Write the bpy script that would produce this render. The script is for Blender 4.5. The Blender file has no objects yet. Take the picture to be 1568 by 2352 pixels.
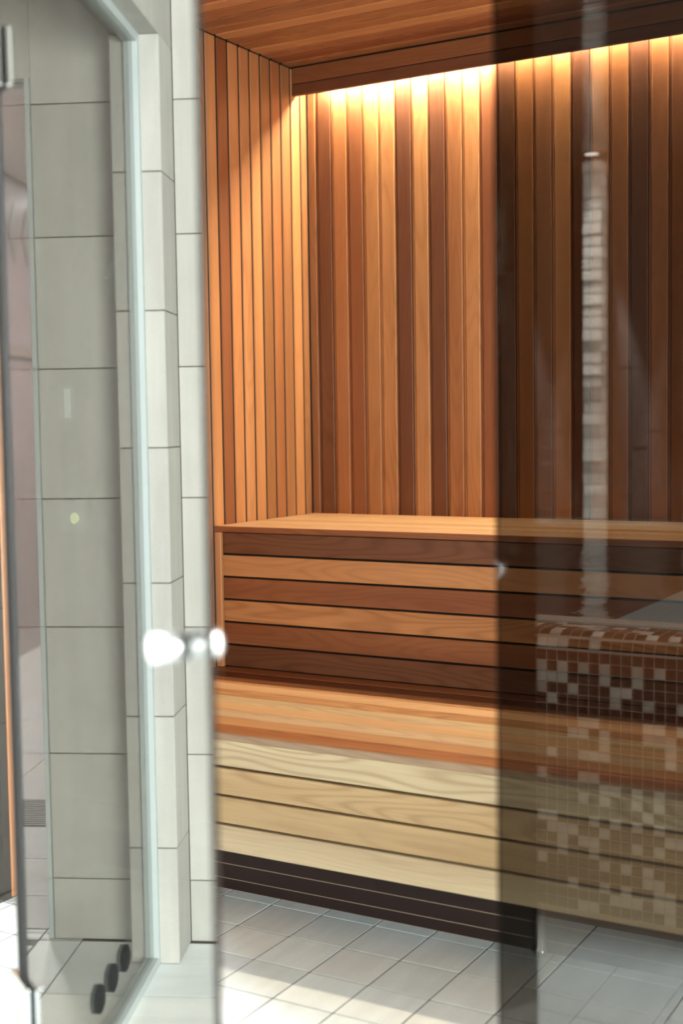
import bpy, bmesh, math, random
from mathutils import Vector, Matrix
random.seed(7)
S = bpy.context.scene
COL = S.collection

# ------------------------------------------------------------------ camera, world, exposure
F_PX, PITCH, ROLL, YAW, EYE = 2993.0, 3.876, -0.809, 29.96, 1.22
def camera_basis():
    y, t, r = math.radians(YAW), math.radians(PITCH), math.radians(ROLL)
    fw = Vector((-math.sin(y), math.cos(y), 0)); rt = Vector((math.cos(y), math.sin(y), 0)); up = Vector((0, 0, 1))
    f = fw * math.cos(t) - up * math.sin(t); u = fw * math.sin(t) + up * math.cos(t)
    return rt * math.cos(r) + u * math.sin(r), -rt * math.sin(r) + u * math.cos(r), f
cd = bpy.data.cameras.new('camera'); cam = bpy.data.objects.new('camera', cd); COL.objects.link(cam)
R_, U_, FW = camera_basis()
m = Matrix((R_, U_, -FW)).transposed().to_4x4(); m.translation = (0, 0, EYE)
cam.matrix_world = m
cd.sensor_fit = 'VERTICAL'; cd.sensor_height = 36; cd.sensor_width = 24; cd.lens = F_PX / 2352 * 36
cd.clip_start = 0.02
cd.dof.use_dof = True; cd.dof.focus_distance = 3.65; cd.dof.aperture_fstop = 2.2
S.camera = cam
W = bpy.data.worlds.new('world'); S.world = W; W.use_nodes = True
W.node_tree.nodes['Background'].inputs[0].default_value = (0.8, 0.9, 1, 1)
W.node_tree.nodes['Background'].inputs[1].default_value = 0.8
S.view_settings.view_transform = 'Standard'; S.view_settings.look = 'None'
S.view_settings.gamma = 1; S.view_settings.use_curve_mapping = False
S.view_settings.exposure = 0.0
S.cycles.max_bounces = 10; S.cycles.diffuse_bounces = 4; S.cycles.glossy_bounces = 6
S.cycles.transmission_bounces = 6; S.cycles.transparent_max_bounces = 24
S.cycles.use_denoising = True; S.cycles.sample_clamp_indirect = 6.0
S.cycles.caustics_reflective = False; S.cycles.caustics_refractive = False

# light levels
CORRIDOR_W, POOL_W, LED_E, HALL_W, DAY_W, BACK_FILL_W = 60.0, 6500.0, 300.0, 330.0, 2900.0, 30.0
CORRIDOR_C, LED_C = (0.97, 1.0, 0.96), (1.0, 0.80, 0.52)

# ------------------------------------------------------------------ plan (metres)
YF = 1.50                      # plane of the glass front
XE = -0.6417                   # free edge of the right glass panel
HX = -1.4559                   # door hinge
DW, PSI = 0.824, math.radians(32.6)
XL, YW = -2.4147, 4.0          # wooden walls
Y1, Y2 = 2.6625, 3.397         # lower bench front, upper bench front
ZB1, ZB2, ZC = 0.45, 0.902, 2.441
XR = 1.30                      # right end of the hot room
XT, XP = -2.4575, -2.3275        # tiled wall, tiled pier
ZH = 2.07                      # underside of the header over the glass
ZK = 2.85                      # corridor ceiling
YK = 2.757                     # plinth
PY0 = 0.028                    # pool wall front

# ------------------------------------------------------------------ helpers
def link(o, parent=None, loc=None):
    COL.objects.link(o)
    if parent is not None: o.parent = parent
    if loc is not None: o.location = loc
    return o
def tag(o, label=None, cat=None, group=None, kind=None):
    if label: o['label'] = label
    if cat: o['category'] = cat
    if group: o['group'] = group
    if kind: o['kind'] = kind
    return o
def empty(name, loc=(0, 0, 0), rz=0):
    o = bpy.data.objects.new(name, None); COL.objects.link(o); o.location = loc; o.rotation_euler = (0, 0, rz)
    o.empty_display_size = 0.1
    return o
MESH = {}
def box_mesh(sx, sy, sz, bev=0.0):
    k = ('box', round(sx, 5), round(sy, 5), round(sz, 5), bev)
    if k in MESH: return MESH[k]
    bm = bmesh.new(); bmesh.ops.create_cube(bm, size=1)
    bmesh.ops.scale(bm, vec=(sx, sy, sz), verts=bm.verts)
    if bev > 0: bmesh.ops.bevel(bm, geom=list(bm.edges), offset=bev, segments=1, affect='EDGES')
    me = bpy.data.meshes.new('box'); bm.to_mesh(me); bm.free(); MESH[k] = me
    return me
def with_mat(me, mat):
    k = (me.name, mat.name)
    if k in MESH: return MESH[k]
    c = me if not me.materials else me.copy()
    if c is me: c.materials.append(mat)
    else: c.materials[0] = mat
    MESH[k] = c
    return c
def box(name, lo, hi, mat, parent=None, bev=0.0, color=None):
    """axis-aligned box between two world corners (parent-space when the parent is turned)"""
    lo, hi = Vector(lo), Vector(hi); s = hi - lo; c = (lo + hi) / 2
    o = bpy.data.objects.new(name, with_mat(box_mesh(s.x, s.y, s.z, bev), mat))
    off = parent.location if parent is not None and parent.rotation_euler.z == 0 else Vector((0, 0, 0))
    link(o, parent, c - off)
    if color: o.color = (*color, 1)
    return o
def profile_mesh(pts, length, U, V, L):
    """closed 2-D profile (u, v) extruded along L, centred on its length"""
    k = ('prof', tuple(pts), round(length, 5), tuple(U), tuple(V), tuple(L))
    if k in MESH: return MESH[k]
    U, V, L = Vector(U), Vector(V), Vector(L); n = len(pts); vs, fs = [], []
    for s in (-.5, .5):
        for u, v in pts: vs.append(U * u + V * v + L * (s * length))
    for i in range(n): fs.append((i, (i + 1) % n, n + (i + 1) % n, n + i))
    fs.append(tuple(range(n - 1, -1, -1))); fs.append(tuple(range(n, 2 * n)))
    me = bpy.data.meshes.new('profile'); me.from_pydata([tuple(v) for v in vs], [], fs)
    bm = bmesh.new(); bm.from_mesh(me); bmesh.ops.recalc_face_normals(bm, faces=bm.faces); bm.to_mesh(me); bm.free()
    MESH[k] = me
    return me
def lathe(name, prof, mat, parent=None, loc=(0, 0, 0), axis='Z', seg=40, smooth=True):
    vs, fs, n = [], [], len(prof)
    for i in range(seg):
        a = 2 * math.pi * i / seg
        for r, z in prof:
            p = (r * math.cos(a), r * math.sin(a), z)
            if axis == 'Y': p = (p[0], p[2], p[1])
            if axis == 'X': p = (p[2], p[0], p[1])
            vs.append(p)
    for i in range(seg):
        j = (i + 1) % seg
        for k in range(n - 1): fs.append((i * n + k, j * n + k, j * n + k + 1, i * n + k + 1))
    me = bpy.data.meshes.new(name); me.from_pydata(vs, [], fs)
    bm = bmesh.new(); bm.from_mesh(me); bmesh.ops.remove_doubles(bm, verts=bm.verts, dist=1e-6)
    bmesh.ops.recalc_face_normals(bm, faces=bm.faces)
    for f in bm.faces: f.smooth = smooth
    bm.to_mesh(me); bm.free(); me.materials.append(mat)
    o = bpy.data.objects.new(name, me)
    off = parent.location if parent is not None and parent.rotation_euler.z == 0 else Vector((0, 0, 0))
    return link(o, parent, Vector(loc) - off)
def joined(name, boxes, mat, parent=None, bev=0.0):
    """many small boxes as ONE stuff object"""
    vs, fs = [], []
    for lo, hi in boxes:
        b = len(vs)
        for x in (lo[0], hi[0]):
            for y in (lo[1], hi[1]):
                for z in (lo[2], hi[2]): vs.append((x, y, z))
        for f in ((0, 1, 3, 2), (4, 6, 7, 5), (0, 4, 5, 1), (2, 3, 7, 6), (0, 2, 6, 4), (1, 5, 7, 3)): fs.append(tuple(b + i for i in f))
    me = bpy.data.meshes.new(name); me.from_pydata(vs, [], fs); me.materials.append(mat)
    o = bpy.data.objects.new(name, me); off = parent.location if parent is not None else Vector((0, 0, 0))
    link(o, parent, -off); o['kind'] = 'stuff'
    return o

# ------------------------------------------------------------------ materials
class NT:
    def __init__(s, name):
        s.m = bpy.data.materials.new(name); s.m.use_nodes = True; s.t = s.m.node_tree; s.t.nodes.clear()
        s.out = s.t.nodes.new('ShaderNodeOutputMaterial')
    def n(s, typ, ins=None, **kw):
        nd = s.t.nodes.new('ShaderNode' + typ)
        for k, v in kw.items(): setattr(nd, k, v)
        for k, v in (ins or {}).items():
            sk = nd.inputs[k]
            if isinstance(v, bpy.types.NodeSocket): s.t.links.new(v, sk)
            else: sk.default_value = v
        return nd
    def surf(s, sock): s.t.links.new(sock, s.out.inputs['Surface']); return s.m
    def math(s, op, a, b=0.0, clamp=False):
        return s.n('Math', {0: a, 1: b}, operation=op, use_clamp=clamp).outputs[0]
    def mix(s, fac, a, b, blend='MIX'):
        nd = s.n('Mix', data_type='RGBA', blend_type=blend)
        for k, v in ((0, fac), (6, a), (7, b)):
            if isinstance(v, bpy.types.NodeSocket): s.t.links.new(v, nd.inputs[k])
            else: nd.inputs[k].default_value = v
        return nd.outputs[2]
def c4(c): return (c[0], c[1], c[2], 1)
def plain(name, col, rough=0.5, metal=0.0, spec=0.5, vary=0.0, scale=30, bump=0.0):
    t = NT(name); co = t.n('TexCoord').outputs['Object']
    p = t.n('BsdfPrincipled', {'Base Color': c4(col), 'Roughness': rough, 'Metallic': metal, 'Specular IOR Level': spec})
    if vary or bump:
        nz = t.n('TexNoise', {'Vector': co, 'Scale': scale, 'Detail': 5.0}).outputs[0]
        if vary:
            f = t.math('ADD', 1 - vary, t.math('MULTIPLY', nz, 2 * vary))
            t.t.links.new(t.mix(1.0, c4(col), t.n('CombineColor', {0: f, 1: f, 2: f}).outputs[0], 'MULTIPLY'), p.inputs['Base Color'])
        if bump:
            t.t.links.new(t.n('Bump', {'Height': nz, 'Strength': bump, 'Distance': 0.002}).outputs[0], p.inputs['Normal'])
    return t.surf(p.outputs[0])
def wood(name, axis, rough=0.45, contrast=1.0):
    """cedar; the tone of each board is its object colour, the grain runs along `axis`"""
    t = NT(name); oi = t.n('ObjectInfo'); co = t.n('TexCoord').outputs['Object']
    rnd = oi.outputs['Random']
    off = t.n('CombineXYZ', {0: t.math('MULTIPLY', rnd, 17.0), 1: t.math('MULTIPLY', rnd, 31.0), 2: t.math('MULTIPLY', rnd, 47.0)}).outputs[0]
    v = t.n('VectorMath', {0: co, 1: off}, operation='ADD').outputs[0]
    def sc(along, across):
        s = [across] * 3; s[axis] = along
        return t.n('VectorMath', {0: v, 1: tuple(s)}, operation='MULTIPLY').outputs[0]
    rings = t.n('TexNoise', {'Vector': sc(1.3, 9.0), 'Scale': 1.0, 'Detail': 1.0}).outputs[0]
    sn = t.math('SINE', t.math('MULTIPLY', rings, 95.0))
    sn = t.math('MULTIPLY', t.math('ADD', sn, 1.0), 0.5)
    ringf = t.math('POWER', sn, 2.5)
    fib = t.n('TexNoise', {'Vector': sc(6.0, 420.0), 'Scale': 1.0, 'Detail': 3.0}).outputs[0]
    blot = t.n('TexNoise', {'Vector': sc(1.1, 14.0), 'Scale': 1.0, 'Detail': 3.0}).outputs[0]
    amt = t.math('MULTIPLY', t.math('ADD', 0.05, t.math('MULTIPLY', t.math('FRACT', t.math('MULTIPLY', rnd, 7.3)), 0.20)), contrast)
    f = t.math('SUBTRACT', 1.0, t.math('MULTIPLY', ringf, amt))
    f = t.math('MULTIPLY', f, t.math('ADD', 0.84, t.math('MULTIPLY', fib, 0.32)))
    f = t.math('MULTIPLY', f, t.math('ADD', 0.66, t.math('MULTIPLY', blot, 0.68)))
    g = t.math('POWER', f, 1.25); b = t.math('POWER', f, 1.4)
    colr = t.mix(1.0, oi.outputs['Color'], t.n('CombineColor', {0: f, 1: g, 2: b}).outputs[0], 'MULTIPLY')
    bmp = t.n('Bump', {'Height': t.math('ADD', fib, t.math('MULTIPLY', ringf, -0.5)), 'Strength': 0.12, 'Distance': 0.001}).outputs[0]
    p = t.n('BsdfPrincipled', {'Base Color': colr, 'Roughness': rough, 'Specular IOR Level': 0.35, 'Normal': bmp})
    return t.surf(p.outputs[0])
def tile(name, axis, rough=0.5, spread=0.10, streak=0.16, base=None):
    """stoneware tile, faint streaks along `axis`, tone varies from tile to tile"""
    t = NT(name); oi = t.n('ObjectInfo'); co = t.n('TexCoord').outputs['Object']; rnd = oi.outputs['Random']
    off = t.n('CombineXYZ', {0: t.math('MULTIPLY', rnd, 13.0), 1: t.math('MULTIPLY', rnd, 29.0), 2: t.math('MULTIPLY', rnd, 41.0)}).outputs[0]
    v = t.n('VectorMath', {0: co, 1: off}, operation='ADD').outputs[0]
    s = [26.0] * 3; s[axis] = 2.5
    st = t.n('TexNoise', {'Vector': t.n('VectorMath', {0: v, 1: tuple(s)}, operation='MULTIPLY').outputs[0], 'Scale': 1.0, 'Detail': 5.0}).outputs[0]
    sp = t.n('TexNoise', {'Vector': v, 'Scale': 160.0, 'Detail': 2.0}).outputs[0]
    cl = t.n('TexNoise', {'Vector': v, 'Scale': 7.0, 'Detail': 3.0}).outputs[0]
    f = t.math('ADD', 1 - streak - spread / 2 - 0.06, t.math('MULTIPLY', st, 2 * streak))
    f = t.math('ADD', f, t.math('MULTIPLY', rnd, spread))
    f = t.math('ADD', f, t.math('MULTIPLY', sp, 0.12))
    f = t.math('MULTIPLY', f, t.math('ADD', 0.9, t.math('MULTIPLY', cl, 0.2)))
    src = oi.outputs['Color'] if base is None else c4(base)
    colr = t.mix(1.0, src, t.n('CombineColor', {0: f, 1: f, 2: f}).outputs[0], 'MULTIPLY')
    bmp = t.n('Bump', {'Height': st, 'Strength': 0.05, 'Distance': 0.002}).outputs[0]
    p = t.n('BsdfPrincipled', {'Base Color': colr, 'Roughness': rough, 'Specular IOR Level': 0.4, 'Normal': bmp})
    return t.surf(p.outputs[0])
def sheet_glass(name, tint, r0=0.053, rise=1.0):
    """thin tinted glass: each face lets tint through and mirrors more the flatter it is looked at"""
    t = NT(name)
    fac = t.n('LayerWeight', {'Blend': 0.5}).outputs['Facing']
    r = t.math('ADD', r0, t.math('MULTIPLY', t.math('POWER', fac, 5.0), (1 - r0) * rise))
    tr = t.n('BsdfTransparent', {0: c4(tint)}); gl = t.n('BsdfGlossy', {'Color': (1, 1, 1, 1), 'Roughness': 0.0})
    mx = t.n('MixShader', {0: r, 1: tr.outputs[0], 2: gl.outputs[0]})
    return t.surf(mx.outputs[0])
def emit(name, col, strength):
    t = NT(name); e = t.n('Emission', {0: c4(col), 1: strength}); return t.surf(e.outputs[0])

WOOD_X, WOOD_Z = wood('cedar_along_x', 0), wood('cedar_upright', 2, contrast=0.5)
DARKBACK = plain('hollow_dark', (0.012, 0.008, 0.006), 0.9)
TILE_Z = tile('wall_tile_stoneware', 2)
TILE_Y = tile('floor_tile_stoneware', 1, rough=0.38)
GROUT = plain('grout_grey', (0.075, 0.058, 0.045), 0.9, vary=0.1)
GROUT_D = plain('grout_dark', (0.10, 0.08, 0.065), 0.9)
GROUT_B = plain('grout_beige', (0.34, 0.26, 0.20), 0.85)
GLASS_F = sheet_glass('tinted_front_glass', (0.455, 0.438, 0.418))
GLASS_W = sheet_glass('lightly_tinted_glass', (0.78, 0.78, 0.765), 0.02, 0.3)
GLASS_D = sheet_glass('tinted_door_glass', (0.16, 0.165, 0.16), 0.12)
GLASS_S = sheet_glass('clear_side_glass', (0.95, 0.96, 0.95), 0.03, 0.5)
EDGE = plain('glass_edge_green', (0.006, 0.0045, 0.0035), 0.7, spec=0.02)
CHROME = plain('polished_chrome', (0.88, 0.90, 0.90), 0.10, metal=1.0)
SATIN = plain('satin_chrome', (0.93, 0.94, 0.94), 0.28, metal=1.0)
STEEL = plain('brushed_steel', (0.62, 0.63, 0.62), 0.35, metal=1.0)
CHANNEL = plain('white_channel', (0.40, 0.44, 0.43), 0.4)
RUBBER = plain('black_rubber', (0.012, 0.011, 0.012), 0.5)
PLINTH = tile('plinth_dark_tile', 0, rough=0.6, base=(0.019, 0.0075, 0.0065))
MOS = NT('mosaic_glazed'); _oi = MOS.n('ObjectInfo')
MOSAIC = MOS.surf(MOS.n('BsdfPrincipled', {'Base Color': _oi.outputs['Color'], 'Roughness': 0.2, 'Specular IOR Level': 0.3}).outputs[0])
MOSAIC_D = plain('mosaic_dark_field', (0.045, 0.026, 0.020), 0.16, spec=0.6)
MOSAIC_L = plain('mosaic_light_field', (0.46, 0.40, 0.34), 0.2, spec=0.6)
STONE = tile('rough_ledger_stone', 0, rough=0.85, spread=0.35, streak=0.35)
SLAT = plain('dark_lacquered_slat', (0.060, 0.052, 0.047), 0.07, spec=0.9)
PLASTER = plain('white_plaster', (0.62, 0.60, 0.57), 0.8, vary=0.04)
PINK = tile('mauve_wall_tile', 2, rough=0.4, base=(0.27, 0.205, 0.21))
BULB = emit('downlight_glow', (1, 0.98, 0.92), 12.0)
LEDM = emit('led_glow', LED_C, LED_E)
GREENLIT = emit('button_glow', (0.85, 0.95, 0.35), 20.0)
BARLIT = emit('indicator_glow', (0.9, 1.0, 0.97), 8.0)
BLACKP = plain('black_plastic', (0.006, 0.005, 0.0055), 0.9, spec=0.1)
GREYP = plain('pale_grey_plastic', (0.55, 0.55, 0.53), 0.4)

T = {'P': (0.52, 0.415, 0.27), 'L': (0.43, 0.20, 0.084), 'T': (0.44, 0.30, 0.16), 'O': (0.50, 0.235, 0.10), 'M': (0.34, 0.143, 0.058),
     'B': (0.29, 0.125, 0.055), 'R': (0.23, 0.084, 0.036), 'D': (0.145, 0.056, 0.027), 'G': (0.30, 0.20, 0.13), 'N': (0.34, 0.15, 0.064), 'Q': (0.45, 0.215, 0.092), 'K': (0.60, 0.40, 0.23), 'J': (0.50, 0.28, 0.14)}
def tone(k, j=0.06):
    s = 1 + random.uniform(-j, j); return tuple(min(1, c * s * (1 + random.uniform(-j, j) * 0.4)) for c in T[k])

# ------------------------------------------------------------------ lamps of the corridor and the pool hall
def downlight(x, y, z, watts, label, group, spot=None, size=0.46):
    t = empty('recessed_downlight', (x, y, z)); tag(t, label, 'lamp', group)
    k = 1.0 if spot else 4.6
    lathe('trim_ring', [(0.045 * k, 0.004), (0.045 * k, -0.004), (0.045 * k + 0.017, -0.006), (0.045 * k + 0.021, 0.0), (0.045 * k, 0.004)], CHROME, t, (x, y, z), seg=24 if spot else 40)
    lathe('lens', [(0.0, -0.001), (0.044 * k, -0.001), (0.044 * k, 0.003), (0.0, 0.003)], BULB, t, (x, y, z), seg=24 if spot else 40)
    if spot:
        ld = bpy.data.lights.new('downlight_beam', 'SPOT'); ld.spot_size = math.radians(spot); ld.spot_blend = 0.35; ld.shadow_soft_size = 0.02
    else:
        ld = bpy.data.lights.new('downlight_beam', 'AREA'); ld.shape = 'DISK'; ld.size = size; ld.spread = math.radians(150)
    ld.energy = watts; ld.color = CORRIDOR_C
    lo = bpy.data.objects.new('downlight_beam', ld); link(lo, t, (0, 0, -0.012))
    return t
CL = 'downlights over the glass front corridor'
for i, x in enumerate((-1.1, -0.1, 0.9)):
    downlight(x, 1.24, ZK, CORRIDOR_W, ['chrome ringed downlight in slatted ceiling before the open glass door', 'chrome ringed downlight in slatted ceiling before the fixed glass panel',
              'chrome ringed downlight nearest the added window of the corridor'][i], CL)
# fill daylight added outside the unseen window at the corridor's right end
ld = bpy.data.lights.new('daylight', 'AREA'); ld.shape = 'RECTANGLE'; ld.size, ld.size_y = 1.5, 1.5; ld.energy = DAY_W; ld.color = (0.94, 1.0, 1.0)
lo = bpy.data.objects.new('daylight', ld); COL.objects.link(lo); lo.location = (2.75, -0.90, 1.25); lo.rotation_euler = (0, math.radians(90), 0)

# ------------------------------------------------------------------ floors
floor = box('floor', (-9.2, -5.4, -0.12), (2.6, 4.2, -0.0012), GROUT, bev=0.0); tag(floor, kind='structure', label='floor of pale grey stoneware tiles')
def ftile(x0, y0, x1, y1, mat, tonev):
    g = 0.0020
    o = box('floor_tile', (x0 + g, y0 + g, -0.02), (x1 - g, y1 - g, random.uniform(-0.0004, 0.0004)), mat, floor, bev=0.0005, color=tonev)
def ft_cool():
    r = random.random()
    if r < 0.2: return (0.67, 0.745, 0.79)
    if r < 0.4: return (0.62, 0.71, 0.77)
    return (0.67, 0.765, 0.82)
def ft():
    r = random.random()
    if r < 0.2: return (0.78, 0.79, 0.74)
    if r < 0.4: return (0.71, 0.75, 0.745)
    return (0.77, 0.80, 0.78)
FT_FIX = {}
px, py = 0.1487, 0.1505
xs = [XL]
x = -1.787 - 4 * px
while x < XR + 0.02: xs.append(min(x, XR)); x += px
ys = [1.81 + py * i for i in range(7)]
for i in range(len(xs) - 1):
    for j in range(len(ys) - 1):
        x0, x1, y0, y1 = xs[i], xs[i + 1], ys[j], ys[j + 1]
        if x1 - x0 < 0.02: continue
        key = (round(x1 - x0, 3),)
        ftile(x0, y0, x1, y1, TILE_Y, ft_cool())
    ftile(xs[i], ys[-1], xs[i + 1], 2.80, TILE_Y, ft_cool()) if xs[i + 1] - xs[i] > 0.02 else None
# large tiles before the glass front, under the door, and on into the side passage
cx = [-2.448 + 0.287 * i for i in range(-9, 15)]
cy = [PY0 - 0.002, 0.51, 1.107, 1.703, 1.808]
for i in range(len(cx) - 1):
    for j in range(len(cy) - 1):
        if cx[i] < -2.45 and j < 3: continue
        ftile(cx[i], cy[j], cx[i + 1], cy[j + 1], TILE_Y, ft())
for i in range(-16, 0):
    for y0, y1 in ((1.808, 2.333), (2.333, 2.75), (2.75, 3.15)):
        a, b = -2.448 + 0.287 * i, -2.448 + 0.287 * (i + 1)
        if y0 < 2.2 < y1 and -3.62 < (a + b) / 2 < -3.25:
            continue
        ftile(a, y0, b, y1, TILE_Y, ft())
for y0, y1 in ((1.808, 2.02),):
    for i in (-4,):
        ftile(-2.448 + 0.287 * i, y0, -2.448 + 0.287 * (i + 1), y1, TILE_Y, ft())

# ------------------------------------------------------------------ timber walls and ceiling of the hot room
PW = 0.0625
def board_profile(w):
    h = w / 2 - 0.0006
    return ((-h, 0.0), (h, 0.0), (h, 0.0070), (h - 0.0062, 0.0078), (h - 0.0085, 0.0115), (h - 0.0115, 0.0140), (-h + 0.0035, 0.0140), (-h + 0.0008, 0.0125), (-h, 0.0100))
back = box('wall_back', (XL - 0.03, YW + 0.004, 0.0), (XR, YW + 0.08, ZC + 0.1), DARKBACK); tag(back, 'back wall of upright cedar boards behind the upper bench', kind='structure')
seq = {}
b0 = -1.948 - 8 * PW
names = 'B D M R L L D L D M L R D M M O D L M D M B M R L M D L M B R L M D L M R B L M D L M R L M D L B M'.split()
z0, z1 = ZB2 - 0.06, ZC - 0.002
for i, k in enumerate(names):
    x0 = b0 + i * PW
    if x0 + PW > XR: break
    xa, xb = max(x0, XL - 0.012), x0 + PW
    me = with_mat(profile_mesh(board_profile(xb - xa), z1 - z0, (-1, 0, 0), (0, -1, 0), (0, 0, 1)), WOOD_Z)
    o = bpy.data.objects.new('wall_board', me); link(o, back, Vector(((xa + xb) / 2, YW + 0.004 + 0.0, (z0 + z1) / 2)) - back.location)
    o.color = (*tone(k), 1)
left = box('wall_left', (XL - 0.05, 2.42, 0.0), (XL - 0.004, YW + 0.004, ZC + 0.1), DARKBACK); tag(left, 'left wall of upright cedar boards at the bench ends', kind='structure')
lseq = {0: 'R', 1: 'O', 2: 'Q', 3: 'O', 4: 'N', 5: 'M', 6: 'N', 7: 'O', 8: 'N', -1: 'O', -2: 'O', -3: 'O'}
for i in range(-17, 9):
    y0 = 3.444 + i * PW; y1 = min(y0 + PW, YW - 0.011)
    if y0 < 2.42: continue
    me = with_mat(profile_mesh(board_profile(y1 - y0), ZC - 0.004, (0, 1, 0), (1, 0, 0), (0, 0, 1)), WOOD_Z)
    o = bpy.data.objects.new('wall_board', me); link(o, left, Vector((XL - 0.014, (y0 + y1) / 2, (ZC - 0.004) / 2 + 0.001)) - left.location)
    o.color = (*tone(lseq.get(i, random.choice('MLOMB'))), 1)
ceil = box('ceiling', (XL - 0.05, YF + 0.06, ZC + 0.016), (XR, YW, ZC + 0.08), DARKBACK); tag(ceil, 'low cedar board ceiling of the hot room', kind='structure')
y = 3.885
CW = 0.0645; i = 0
ctone = 'BRBOMMOMBMOMMBOMMOBMMOMOBMMOMMBOMM'
while y - CW > YF + 0.08:
    me = with_mat(profile_mesh(board_profile(CW), XR - XL - 0.006, (0, 1, 0), (0, 0, -1), (1, 0, 0)), WOOD_X)
    o = bpy.data.objects.new('ceiling_board', me); link(o, ceil, Vector(((XL + XR) / 2, y - CW / 2, ZC + 0.014)) - ceil.location)
    o.color = (*tone(ctone[i % len(ctone)]), 1)
    y -= CW; i += 1
# valance that hides the light strip
val = box('trim_1', (XL + 0.004, 3.897, 2.352), (XR, 3.915, ZC + 0.014), DARKBACK); tag(val, 'cedar valance under the ceiling hiding the light strip', kind='structure')
for za, zb, k in ((2.3465, 2.3845, 'D'), (2.3875, ZC - 0.001, 'R')):
    box('valance_board', (XL + 0.002, 3.885, za), (XR, 3.899, zb), WOOD_X, val, bev=0.0015, color=tone(k))
# right end and hidden rear of the hot room
rw = box('wall_right', (XR, YF + 0.06, 0.0), (XR + 0.08, YW + 0.08, ZC + 0.1), WOOD_Z, color=T['M']); tag(rw, 'plain cedar end wall at the right of the benches', kind='structure')

# ------------------------------------------------------------------ benches
def bench(name, label, x0, x1, yf, yb, ztop, slats, fascia, z_bottom, pitch_z, nose):
    t = empty(name, ((x0 + x1) / 2, yf, 0)); tag(t, label, 'bench', 'slatted cedar benches in the hot room')
    n = len(slats); pw = (yb - (yf - 0.0)) / n
    for i, k in enumerate(slats):                                   # from the back to the front
        ya, yb_ = yb - (i + 1) * pw, yb - i * pw
        box('seat_slat', (x0, ya + 0.0019, ztop - 0.018), (x1, yb_ - 0.0019, ztop + random.uniform(-0.0004, 0.0004)), WOOD_X, t, bev=0.0012, color=tone(k, 0.05))
    box('nosing', (x0, yf - 0.010, ztop - 0.0185), (x1, yf + 0.0015, ztop - 0.0008), WOOD_X, t, bev=0.0015, color=tone(nose, 0.02))
    zt = ztop - 0.0185
    for i, k in enumerate(fascia):
        box('fascia_board', (x0 + 0.003, yf + 0.006, zt - (i + 1) * pitch_z + 0.0031), (x1, yf + 0.024, zt - i * pitch_z - 0.0031), WOOD_X, t, bev=0.0015, color=tone(k, 0.04))
    box('hollow_shade', (x0 + 0.003, yf + 0.034, z_bottom), (x1, min(yb, yf + 0.09), ztop - 0.02), DARKBACK, t)  # near-black slab standing in for the shade inside the hollow bench
    return t
upper = bench('sauna_bench', 'upper slatted cedar bench against the back wall, six dark and light boards below', XL + 0.001, XR - 0.002, Y2 - 0.012, YW - 0.010, ZB2, 'JKKKJKKK', 'DQRQRD', ZB1 - 0.02, 0.0722, 'R')
box('end_strip', (XL + 0.001, Y2 - 0.0225, ZB1 + 0.001), (-2.389, Y2 - 0.008, ZB2 - 0.0195), WOOD_Z, upper, bev=0.002, color=T['O'])
lower = bench('sauna_bench', 'lower slatted cedar bench above the tiled floor, four pale boards in front', XL + 0.001, XR - 0.002, Y1 - 0.012, Y2 + 0.004, ZB1, 'BDJKJPKPJM', 'PTTP', 0.135, 0.0734, 'G')
pl = box('plinth', (XL + 0.003, YK + 0.0004, 0.0), (XR - 0.002, YK + 0.05, 0.20), GROUT_B, lower); pl['label'] = 'dark brown tiled plinth with pale joints'
zs = [0.001, 0.030, 0.0575, 0.061, 0.094, 0.12, 0.19]
for za, zb in ((0.001, 0.0280), (0.0300, 0.0670), (0.0690, 0.1050), (0.1070, 0.19)):
    x = XL + 0.004
    while x < XR - 0.01:
        xb = min(x + 0.30, XR - 0.003)
        o = box('plinth_tile', (x, YK, za), (xb - 0.0001, YK + 0.006, zb), PLINTH, None)
        o.parent = pl; o.location = o.location - pl.location - lower.location
        x += 0.30
lg = lathe('leg', [(0.0, 0.0), (0.013, 0.0), (0.013, 0.012), (0.010, 0.014), (0.010, 0.15), (0.0, 0.15)], STEEL, lower, (-1.070, 2.744, 0.0), seg=20); lg['label'] = 'bright steel foot'

# ------------------------------------------------------------------ light strip behind the valance
led = empty('light_strip', (XL + 0.05, 3.958, 2.405)); tag(led, 'glowing warm light strip hidden behind the cedar valance', 'lamp')
box('housing', (XL + 0.04, 3.942, 2.400), (XR - 0.05, 3.974, 2.412), STEEL, led)
box('diffuser', (XL + 0.06, 3.946, 2.394), (XR - 0.06, 3.970, 2.3995), LEDM, led)

# ------------------------------------------------------------------ glass front
def pane(name, lo, hi, mat, parent):
    o = box(name, lo, hi, mat, parent); me = o.data.copy(); me.materials.append(EDGE)
    s = [hi[i] - lo[i] for i in range(3)]; thin = s.index(min(s))
    for p in me.polygons:
        if abs(p.normal[thin]) < 0.5: p.material_index = 1
    o.data = me
    return o
w1 = empty('window_1', (XE, YF, 0)); tag(w1, 'fixed dark glass panel right of the open doorway mirroring mosaic', kind='structure')
pane('glass_pane', (XE, YF - 0.004, 0.012), (XR + 0.9, YF + 0.004, ZH + 0.004), GLASS_F, w1)
box('floor_channel', (XE, YF - 0.009, 0.0), (XR + 0.9, YF + 0.009, 0.014), CHANNEL, w1)
w2 = empty('window_2', (XP, YF, 0)); tag(w2, 'fixed glass panel left of the door in a white channel', kind='structure')
gp = pane('glass_pane', (XP + 0.006, YF - 0.004, 0.012), (HX - 0.012, YF + 0.004, ZH - 0.006), GLASS_W, w2)
box('channel', (XP, YF - 0.016, 0.0), (XP + 0.016, YF + 0.016, ZH), CHANNEL, w2, bev=0.001)
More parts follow.
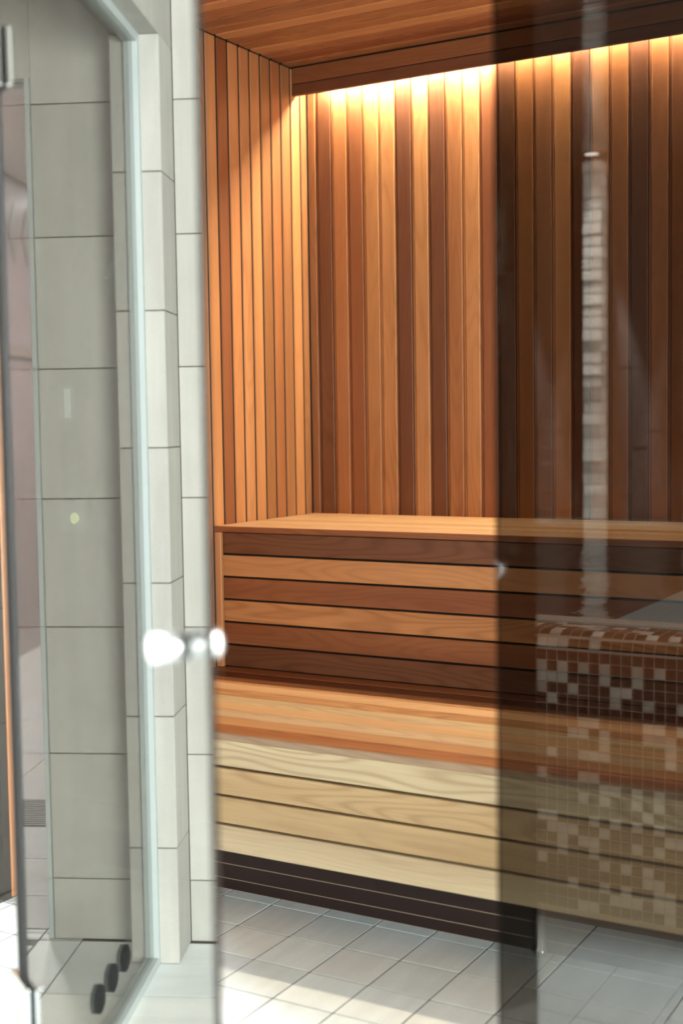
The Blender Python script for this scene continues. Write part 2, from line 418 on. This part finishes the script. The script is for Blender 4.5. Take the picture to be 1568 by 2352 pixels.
box('channel', (XP + 0.016, YF - 0.016, ZH - 0.020), (HX - 0.012, YF + 0.016, ZH), CHANNEL, w2, bev=0.001)
box('channel', (XP + 0.016, YF - 0.016, 0.0), (HX - 0.012, YF + 0.016, 0.020), CHANNEL, w2, bev=0.001)
box('seal', (HX - 0.013, YF - 0.006, 0.02), (HX - 0.008, YF + 0.006, ZH - 0.02), RUBBER, w2)
for i in range(3):
    v = lathe('vent_cap', [(0.0, -0.010), (0.020, -0.010), (0.0275, -0.007), (0.0275, 0.007), (0.020, 0.010), (0.0, 0.010)], BLACKP, w2, (-2.067 + 0.0965 * i, YF, 0.122), axis='Y', seg=28)
# the door, open outwards
door = empty('door_1', (HX, YF, 0), -PSI); tag(door, 'tall frameless tinted glass door standing ajar, chrome knob near its edge', kind='structure')
pane('glass_pane', (0.006, -0.004, 0.012), (DW, 0.004, ZH - 0.012), GLASS_D, door)
box('seal', (0.001, -0.006, 0.02), (0.007, 0.006, ZH - 0.02), RUBBER, door)
KX, KZ = DW - 0.074, 0.989
for s in (-1, 1):
    pr = [(0.0, 0.0)] + [(r, z * 0.78) for r, z in ((0.0140, 0.0), (0.0140, 0.003), (0.0158, 0.005), (0.0162, 0.010), (0.0165, 0.038), (0.0155, 0.0425), (0.0125, 0.0455), (0.0065, 0.0472), (0.0, 0.0475))]
    lathe('door_knob', [(r, s * (z + 0.004)) for r, z in pr], SATIN, door, (KX, 0, KZ), axis='Y', seg=40)
for zz in (0.300, 1.775):
    h = box('hinge', (-0.050, -0.016, zz - 0.045), (0.050, -0.005, zz + 0.045), CHROME, door, bev=0.003)
    h2 = box('hinge', (-0.050, 0.005, zz - 0.045), (0.050, 0.016, zz + 0.045), CHROME, door, bev=0.003)

# ------------------------------------------------------------------ tiled pier, tiled wall stub, header
WT = (0.40, 0.385, 0.345)
def wt(): s = random.uniform(0.93, 1.05); return tuple(c * s for c in WT)
def wall_tiles(parent, plane, axis, a0, a1, cuts_a, z0, z1, zc, mat=TILE_Z, th=0.008, sign=1, tonef=wt, name='wall_tile', lowest=0.02):
    """tiles on the plane x=plane (axis 0) or y=plane (axis 1)"""
    aa = sorted({a0, a1, *[c for c in cuts_a if a0 < c < a1]}); zz = sorted({z0, z1, *[c for c in zc if z0 < c < z1]})
    g = 0.0011
    for i in range(len(aa) - 1):
        for j in range(len(zz) - 1):
            if aa[i + 1] - aa[i] < 0.006 or zz[j + 1] - zz[j] < 0.006: continue
            p0, p1 = (plane - th, plane) if sign > 0 else (plane, plane + th)
            if axis == 0: lo, hi = (p0, aa[i] + g, zz[j] + g), (p1, aa[i + 1] - g, zz[j + 1] - g)
            else: lo, hi = (aa[i] + g, p0, zz[j] + g), (aa[i + 1] - g, p1, zz[j + 1] - g)
            box(name, lo, hi, mat, parent, bev=0.0009, color=tonef())
zj = [0.148 + 0.302 * i for i in range(10)]; zp = [0.268 + 0.3015 * i for i in range(10)]
stub = box('wall_tiled', (XT - 0.09, -0.10, 0.0), (XT - 0.006, 1.772, ZK), GROUT); tag(stub, 'grey tiled wall beside the glass front', kind='structure')
wall_tiles(stub, XT, 0, 1.551, 1.772, [], 0.0, ZK, zj)
wall_tiles(stub, XT, 0, -0.10, 1.441, [0.85, 0.25], 0.0, ZK, zj)
pier = box('wall_pier', (XT - 0.004, 1.447, 0.0), (XP - 0.006, 1.546, ZH - 0.002), GROUT); tag(pier, 'narrow grey tiled pier holding the glass channel', kind='structure')
wall_tiles(pier, XP, 0, 1.441, 1.551, [], 0.0, ZH, zp)
wall_tiles(pier, 1.441, 1, XT, XP, [], 0.0, ZH, zp, sign=-1)
wall_tiles(pier, 1.551, 1, XT, XP, [], 0.0, ZH, zp)
head = box('wall_header', (XT - 0.004, 1.447, ZH + 0.006), (2.5, 1.546, ZK), GROUT); tag(head, 'tiled header over the glass front', kind='structure')
wall_tiles(head, 1.441, 1, XT, 2.5, [XT + 0.6 * i for i in range(1, 9)], ZH, ZK, [2.38, 2.68], sign=-1)
wall_tiles(head, 1.551, 1, XT, XR, [XT + 0.6 * i for i in range(1, 9)], ZH, ZC + 0.01, [], sign=1)
for i in range(8):
    xa = XT + 0.6 * i; box('wall_tile', (xa + 0.001, 1.442, ZH), (min(xa + 0.6, 2.5) - 0.001, 1.550, ZH + 0.007), TILE_Z, head, bev=0.0009, color=wt())
lint = box('wall_lobby_top', (XT - 0.09, 1.772, 2.02), (XT - 0.002, 2.42, ZC + 0.1), TILE_Z, color=WT); tag(lint, 'tiled strip above the side glazing', kind='structure')
w3 = empty('window_3', (XT, 2.1, 0)); tag(w3, 'clear side glazing between tiled wall and cedar wall', kind='structure')
pane('glass_pane', (XT - 0.045, 1.782, 0.006), (XT - 0.037, 2.42, 2.02), GLASS_S, w3)
box('channel', (XT - 0.062, 1.773, 0.0), (XT + 0.006, 1.784, 2.02), CHANNEL, w3, bev=0.001)

# ------------------------------------------------------------------ side passage with mauve tiles
pink = box('wall_passage', (-9.0, 3.156, 0.0), (XL - 0.05, 3.24, 2.6), GROUT); tag(pink, 'mauve tiled passage wall with a row of diamonds', kind='structure')
for i in range(11):
    xa = XL - 0.06 - 0.6 * (i + 1)
    box('wall_tile', (xa + 0.001, 3.148, 0.0), (xa + 0.599, 3.156, 1.60), PINK, pink, bev=0.001)
    box('dado_strip', (xa + 0.001, 3.142, 1.602), (xa + 0.599, 3.156, 1.648), WOOD_X, pink, bev=0.002, color=(0.22, 0.16, 0.13))
    box('wall_tile', (xa + 0.001, 3.148, 1.65), (xa + 0.599, 3.156, 2.55), PINK, pink, bev=0.001)
DI = plain('diamond_tile', (0.12, 0.085, 0.075), 0.4)
for i in range(24):
    xc = -3.6 - 0.21 * i
    me = profile_mesh(((-0.10, 0.0), (0.0, -0.16), (0.10, 0.0), (0.0, 0.16)), 0.006, (1, 0, 0), (0, 0, 1), (0, 1, 0))
    o = bpy.data.objects.new('diamond_tile', with_mat(me, DI)); link(o, pink, Vector((xc, 3.146, 2.26)) - pink.location)
ns = box('wall_passage_near', (-9.0, 1.70, 0.0), (XT - 0.09, 1.79, 2.6), PINK); tag(ns, 'near wall of the mauve passage', kind='structure')
pe = box('wall_passage_end', (-9.1, 1.70, 0.0), (-9.0, 3.24, 2.6), PLASTER); tag(pe, 'pale end wall of the passage', kind='structure')
pc = box('ceiling_passage', (-9.0, 1.70, 2.56), (XL - 0.05, 3.24, 2.64), PLASTER); tag(pc, 'pale panelled ceiling of the mauve passage', kind='structure')
for i in range(10):
    for y0, y1 in ((1.80, 2.47), (2.475, 3.14)):
        box('ceiling_panel', (-2.6 - 0.62 * (i + 1) + 0.003, y0, 2.548), (-2.6 - 0.62 * i - 0.003, y1, 2.56), PLASTER, pc, bev=0.002)
for x, lab in ((-5.0, 'square flush lamp nearest the side glazing in passage ceiling'), (-7.0, 'square flush lamp deep in the passage ceiling')):
    t = empty('flush_lamp', (x, 2.94, 2.548)); tag(t, lab, 'lamp', 'flush lamps of the passage')
    box('frame', (x - 0.16, 2.78, 2.538), (x + 0.16, 3.10, 2.5475), CHANNEL, t, bev=0.002)
    box('diffuser', (x - 0.14, 2.80, 2.534), (x + 0.14, 3.08, 2.5385), BULB, t)
    ld = bpy.data.lights.new('flush_light', 'AREA'); ld.size = 0.26; ld.energy = HALL_W; ld.color = (1.0, 0.95, 0.95)
    lo = bpy.data.objects.new('flush_light', ld); link(lo, t, (0, 0, -0.025))
DRAIN = plain('dark_steel', (0.07, 0.065, 0.065), 0.5, metal=0.6)
dr = empty('floor_drain', (-3.45, 2.17, 0)); tag(dr, 'dark slotted steel drain grate in the passage floor', 'drain')
box('frame', (-3.59, 2.022, -0.02), (-3.315, 2.325, 0.001), BLACKP, dr)
for i in range(14):
    x = -3.58 + i * 0.0195; box('bar', (x, 2.03, -0.002), (x + 0.010, 2.317, 0.004), DRAIN, dr, bev=0.001)

# small things on the walls
sw = empty('wall_switch', (XL, 2.712, 0.99)); tag(sw, 'small grey control plate with a glowing yellow green button', 'switch')
box('plate', (XL, 2.665, 0.935), (XL + 0.008, 2.760, 1.045), GREYP, sw, bev=0.002)
box('slot', (XL + 0.008, 2.675, 1.020), (XL + 0.0095, 2.745, 1.030), BLACKP, sw)
lathe('button', [(0.0, 0.016), (0.012, 0.015), (0.016, 0.008), (0.016, 0.0), (0.0, 0.0)], GREENLIT, sw, (XL, 2.713, 0.973), axis='X', seg=20)
pt = empty('wall_indicator', (XL, 2.697, 1.285)); tag(pt, 'slim pale lit indicator on the cedar wall above the control plate', 'lamp')
box('housing', (XL, 2.672, 1.238), (XL + 0.010, 2.722, 1.332), GREYP, pt, bev=0.002)
box('lit_window', (XL + 0.010, 2.684, 1.246), (XL + 0.0115, 2.708, 1.324), BARLIT, pt)
TY, TZ = 2.93, 1.648
th = empty('sauna_thermometer', (XL, TY, TZ)); tag(th, 'round glass fronted thermometer on the cedar wall behind the door', 'thermometer')
lathe('case', [(0.0, 0.0), (0.074, 0.0), (0.074, 0.020), (0.067, 0.024), (0.063, 0.014), (0.0, 0.014)], CHROME, th, (XL, TY, TZ), axis='X', seg=40)
lathe('dial', [(0.0, 0.0155), (0.063, 0.0155), (0.063, 0.0140), (0.0, 0.0140)], GREYP, th, (XL, TY, TZ), axis='X', seg=40)
box('pointer', (XL + 0.016, TY - 0.0015, TZ - 0.006), (XL + 0.0175, TY + 0.0015, TZ + 0.045), BLACKP, th)

# ------------------------------------------------------------------ pool hall behind the camera (seen mirrored in the right panel)
PX0, PX1 = -2.44, -0.45
MT = 0.0265
pool = empty('plunge_pool', ((PX0 + PX1) / 2, PY0, 0)); tag(pool, 'brown and beige mosaic pool wall with rounded rim facing the glass', 'pool')
ZR = 0.667
prof = [(PY0 - 0.0014, 0.0), (PY0 - 0.0014, ZR)] + [(PY0 - 0.046 + 0.0424 * math.cos(a), ZR + 0.0424 * math.sin(a)) for a in [math.radians(x) for x in (15, 30, 45, 60, 75, 90)]] + [(PY0 - 0.26, ZR + 0.0424), (PY0 - 0.26, 0.0)]
o = bpy.data.objects.new('pool_wall', with_mat(profile_mesh(tuple((p[0], p[1]) for p in prof), PX1 - PX0, (0, 1, 0), (0, 0, 1), (1, 0, 0)), GROUT_B))
link(o, pool, Vector(((PX0 + PX1) / 2, 0, 0)) - pool.location)
LIGHT = {(1, 0), (5, 0), (10, 0), (12, 0), (0, 1), (1, 1), (2, 1), (5, 1), (9, 3), (11, 3), (0, 3), (2, 3), (4, 3), (6, 3), (0, 4), (1, 4), (2, 4), (6, 4), (9, 4),
         (0, 5), (3, 5), (7, 5), (8, 5), (1, 6), (7, 6), (10, 6), (14, 5), (15, 6), (-1, 5), (-3, 2), (-4, 4), (-3, 1), (-5, 0), (13, 6), (4, 8), (5, 8), (3, 9), (4, 9), (6, 9), (6, 10), (6, 11), (4, 11), (5, 11),
         (1, 11), (10, 8), (11, 8), (11, 9), (10, 9), (12, 9), (12, 10), (12, 11), (13, 8), (4, 13), (5, 13), (0, 13), (6, 14), (7, 14), (4, 15), (6, 15), (9, 14), (9, 15), (11, 14), (11, 15), (10, 16)}
rng = random.Random(3)
def is_light(c, r):
    if -6 <= c <= 16 and 0 <= r <= 16: return (c, r) in LIGHT
    return rng.random() < 0.22
tmesh = with_mat(box_mesh(MT - 0.0028, 0.006, MT - 0.0028, 0.0008), MOSAIC)
dark, lite = [], []
c_lo, c_hi = int(round((PX0 + 1.166) / MT)) + 1, int(round((PX1 + 1.166) / MT)) - 1
for c in range(c_lo, c_hi):
    xc = -1.166 + (c + 0.5) * MT
    for r in range(-4, 26):
        if r < 0:      # top of the rim, running back
            yy, zz, rx = PY0 - 0.046 + (r + 0.5) * MT + 0.03 - 0.03, ZR + 0.040, math.pi / 2
        elif r < 2:    # the rounded edge
            a = math.radians(67.5 - 45 * r); yy, zz, rx = PY0 - 0.046 + 0.0405 * math.cos(a), ZR + 0.0405 * math.sin(a), a
        else:
            yy, zz, rx = PY0 - 0.003, ZR - (r - 2 + 0.5) * MT, 0.0
        if zz < 0.012: continue
        lt = is_light(c, r)
        if -6 <= c <= 14 and -1 <= r <= 12:
            o = bpy.data.objects.new('mosaic_tile', tmesh); link(o, pool, Vector((xc, yy, zz)) - pool.location); o.rotation_euler = (rx, 0, 0)
            b = rng.uniform(0.75, 1.2)
            o.color = (0.45 * b, 0.39 * b, 0.33 * b, 1) if lt else (0.040 * b, 0.022 * b, 0.017 * b, 1)
        else:
            hw = MT / 2 - 0.0014
            if rx == 0.0: bb = ((xc - hw, yy - 0.003, zz - hw), (xc + hw, yy + 0.003, zz + hw))
            elif r < 0: bb = ((xc - hw, yy - hw, zz - 0.003), (xc + hw, yy + hw, zz + 0.003))
            else: bb = ((xc - hw, yy - 0.009, zz - 0.009), (xc + hw, yy + 0.0045, zz + 0.0045))
            (lite if lt else dark).append(bb)
joined('mosaic_field', dark, MOSAIC_D, pool)
joined('mosaic_field', lite, MOSAIC_L, pool)
wt_ = NT('pool_water'); _n = wt_.n('TexNoise', {'Vector': wt_.n('TexCoord').outputs['Object'], 'Scale': 5.0, 'Detail': 3.0, 'Distortion': 0.6}).outputs[0]
_b = wt_.n('Bump', {'Height': _n, 'Strength': 0.25, 'Distance': 0.03}).outputs[0]
WATER = wt_.surf(wt_.n('BsdfPrincipled', {'Base Color': (0.02, 0.035, 0.035, 1), 'Roughness': 0.03, 'IOR': 1.33, 'Normal': _b}).outputs[0])
wat = box('pool_water', (PX0 - 3.7, -4.86, 0.30), (PX1 - 0.2, PY0 - 0.262, 0.60), WATER); tag(wat, 'dark rippled water of the plunge pool behind the mosaic rim', 'water', kind='stuff')
stp = box('pool_ledge', (-1.25, -3.2, 0.602), (PX1 - 0.21, PY0 - 0.30, 0.614), plain('ledge_tile', (0.20, 0.29, 0.285), 0.4, vary=0.05), bev=0.01); tag(stp, 'pale teal ledge just breaking the pool water', 'ledge')
sw_ = box('wall_pool_side', (PX1 - 0.20, -5.0, 0.0), (PX1 - 0.02, PY0 - 0.262, 0.70), GROUT_B); tag(sw_, 'low side wall of the plunge pool', kind='structure')
stone = box('wall_stone', (-6.2, -5.12, 0.0), (2.6, -5.010, ZK), GROUT_D); tag(stone, 'dark tiled hall wall with rough stone pilasters', kind='structure')
BROWN = tile('dark_hall_tile', 2, rough=0.55, base=(0.032, 0.024, 0.020))
COLS = [-3.99, -3.355, -2.72, -2.085, -1.45]
nparts = 0; rest = []
for i in range(int((6.2 + 2.6) / 0.1)):
    xa = -6.2 + 0.1 * i
    for j in range(23):
        za = 0.55 + 0.1 * j; lo, hi = (xa + 0.001, -5.010, za + 0.001), (xa + 0.099, -5.0 + rng.uniform(0, 0.003), za + 0.099)
        if -3.25 < xa < -2.0: box('wall_tile', lo, hi, BROWN, stone, bev=0.001)
        else: rest.append((lo, hi))
joined('tile_field', rest, BROWN, stone)
for xc in COLS:
    pb = box('pilaster', (xc - 0.054, -5.0, 0.5), (xc + 0.054, -4.90, ZK), GROUT_D, stone)
    z = 0.52
    while z < ZK - 0.09:
        hgt = 0.074 + rng.uniform(-0.006, 0.006)
        dpt = rng.uniform(0.0, 0.007); b = rng.uniform(0.75, 1.1)
        o = box('stone_block', (xc - 0.058 - rng.uniform(0, .004), -4.99, z), (xc + 0.058 + rng.uniform(0, .004), -4.885 + dpt, z + hgt - 0.0025), STONE, None, bev=0.004, color=(0.74 * b, 0.70 * b, 0.63 * b))
        o.parent = pb; o.location = o.location - pb.location - stone.location
        z += hgt
PLAB = ['small downlight grazing the stone pilaster farthest from the corridor end', 'small downlight grazing the second stone pilaster of the hall', 'small downlight grazing the middle stone pilaster of the hall',
        'small downlight grazing the fourth stone pilaster of the hall', 'small downlight grazing the stone pilaster nearest the blank wall']
for xc, lab in zip(COLS, PLAB):
    downlight(xc + 0.02, -4.825, ZK, POOL_W, lab, 'downlights along the stone pilasters', spot=30)
ck = box('ceiling_corridor', (-6.2, -5.1, ZK + 0.014), (2.6, 1.46, ZK + 0.08), DARKBACK); tag(ck, 'dark lacquered slat ceiling over corridor and pool', kind='structure')
y = 1.44
while y > -5.0:
    o = box('ceiling_slat', (-6.2, y - 0.112, ZK), (2.6, y, ZK + 0.016), SLAT, ck, bev=0.002); y -= 0.12
for nm, lo, hi, lab, mt in (('wall_hall_left', (-6.3, -5.1, 0), (-6.2, 0.0, ZK), 'far side wall of the pool hall', BROWN), ('wall_hall_near', (-6.3, -0.1, 0), (XT - 0.09, 0.0, ZK), 'hall wall beside the tiled corridor end', BROWN),
                        ('wall_corridor_right', (2.5, -5.1, 0), (2.6, -1.75, ZK), 'plain pale wall closing the pool hall at the right', PLASTER)):
    tag(box(nm, lo, hi, mt, color=WT), lab, kind='structure')

WY0, WY1, WZ0, WZ1 = -1.75, -0.05, 0.45, 2.05  # unseen window, added so daylight reaches the tiled walls evenly
wcr = box('wall_corridor_end', (2.5, WY0, 0.0), (2.6, 1.6, WZ0), PLASTER); tag(wcr, 'pale wall around the added window', kind='structure')
for lo, hi in (((2.5, WY0, WZ1), (2.6, 1.6, ZK)), ((2.5, WY1, WZ0), (2.6, 1.6, WZ1))): box('wall_section', lo, hi, PLASTER, wcr)
w4 = empty('fill_window', (2.55, (WY0 + WY1) / 2, WZ0)); tag(w4, 'unseen window added at the right end of the corridor for daylight fill', kind='structure')
for lo, hi in (((2.52, WY0, WZ0), (2.58, WY1, WZ0 + .05)), ((2.52, WY0, WZ1 - .05), (2.58, WY1, WZ1)), ((2.52, WY0, WZ0 + .05), (2.58, WY0 + .05, WZ1 - .05)), ((2.52, WY1 - .05, WZ0 + .05), (2.58, WY1, WZ1 - .05)), ((2.53, -0.92, WZ0 + .05), (2.57, -0.88, WZ1 - .05))):
    box('window_frame', lo, hi, CHANNEL, w4, bev=0.003)
box('glass_pane', (2.545, WY0 + .05, WZ0 + .05), (2.553, WY1 - .05, WZ1 - .05), GLASS_S, w4)
for x, y, lab in ((-0.6, -2.2, 'added fill lamp over the plunge pool water'), (1.2, -2.2, 'added fill lamp over the pool side walk')):  # unseen lamps, added to light the bench fronts from behind the camera
    t = empty('flush_lamp', (x, y, ZK)); tag(t, lab, 'lamp', 'fill lamps added in the pool hall')
    box('frame', (x - 0.20, y - 0.20, ZK - 0.012), (x + 0.20, y + 0.20, ZK - 0.001), CHANNEL, t, bev=0.002)
    box('diffuser', (x - 0.18, y - 0.18, ZK - 0.016), (x + 0.18, y + 0.18, ZK - 0.0115), BULB, t)
    ld = bpy.data.lights.new('flush_light', 'AREA'); ld.size = 0.34; ld.energy = BACK_FILL_W; ld.color = CORRIDOR_C
    lo = bpy.data.objects.new('flush_light', ld); link(lo, t, (0, 0, -0.03))
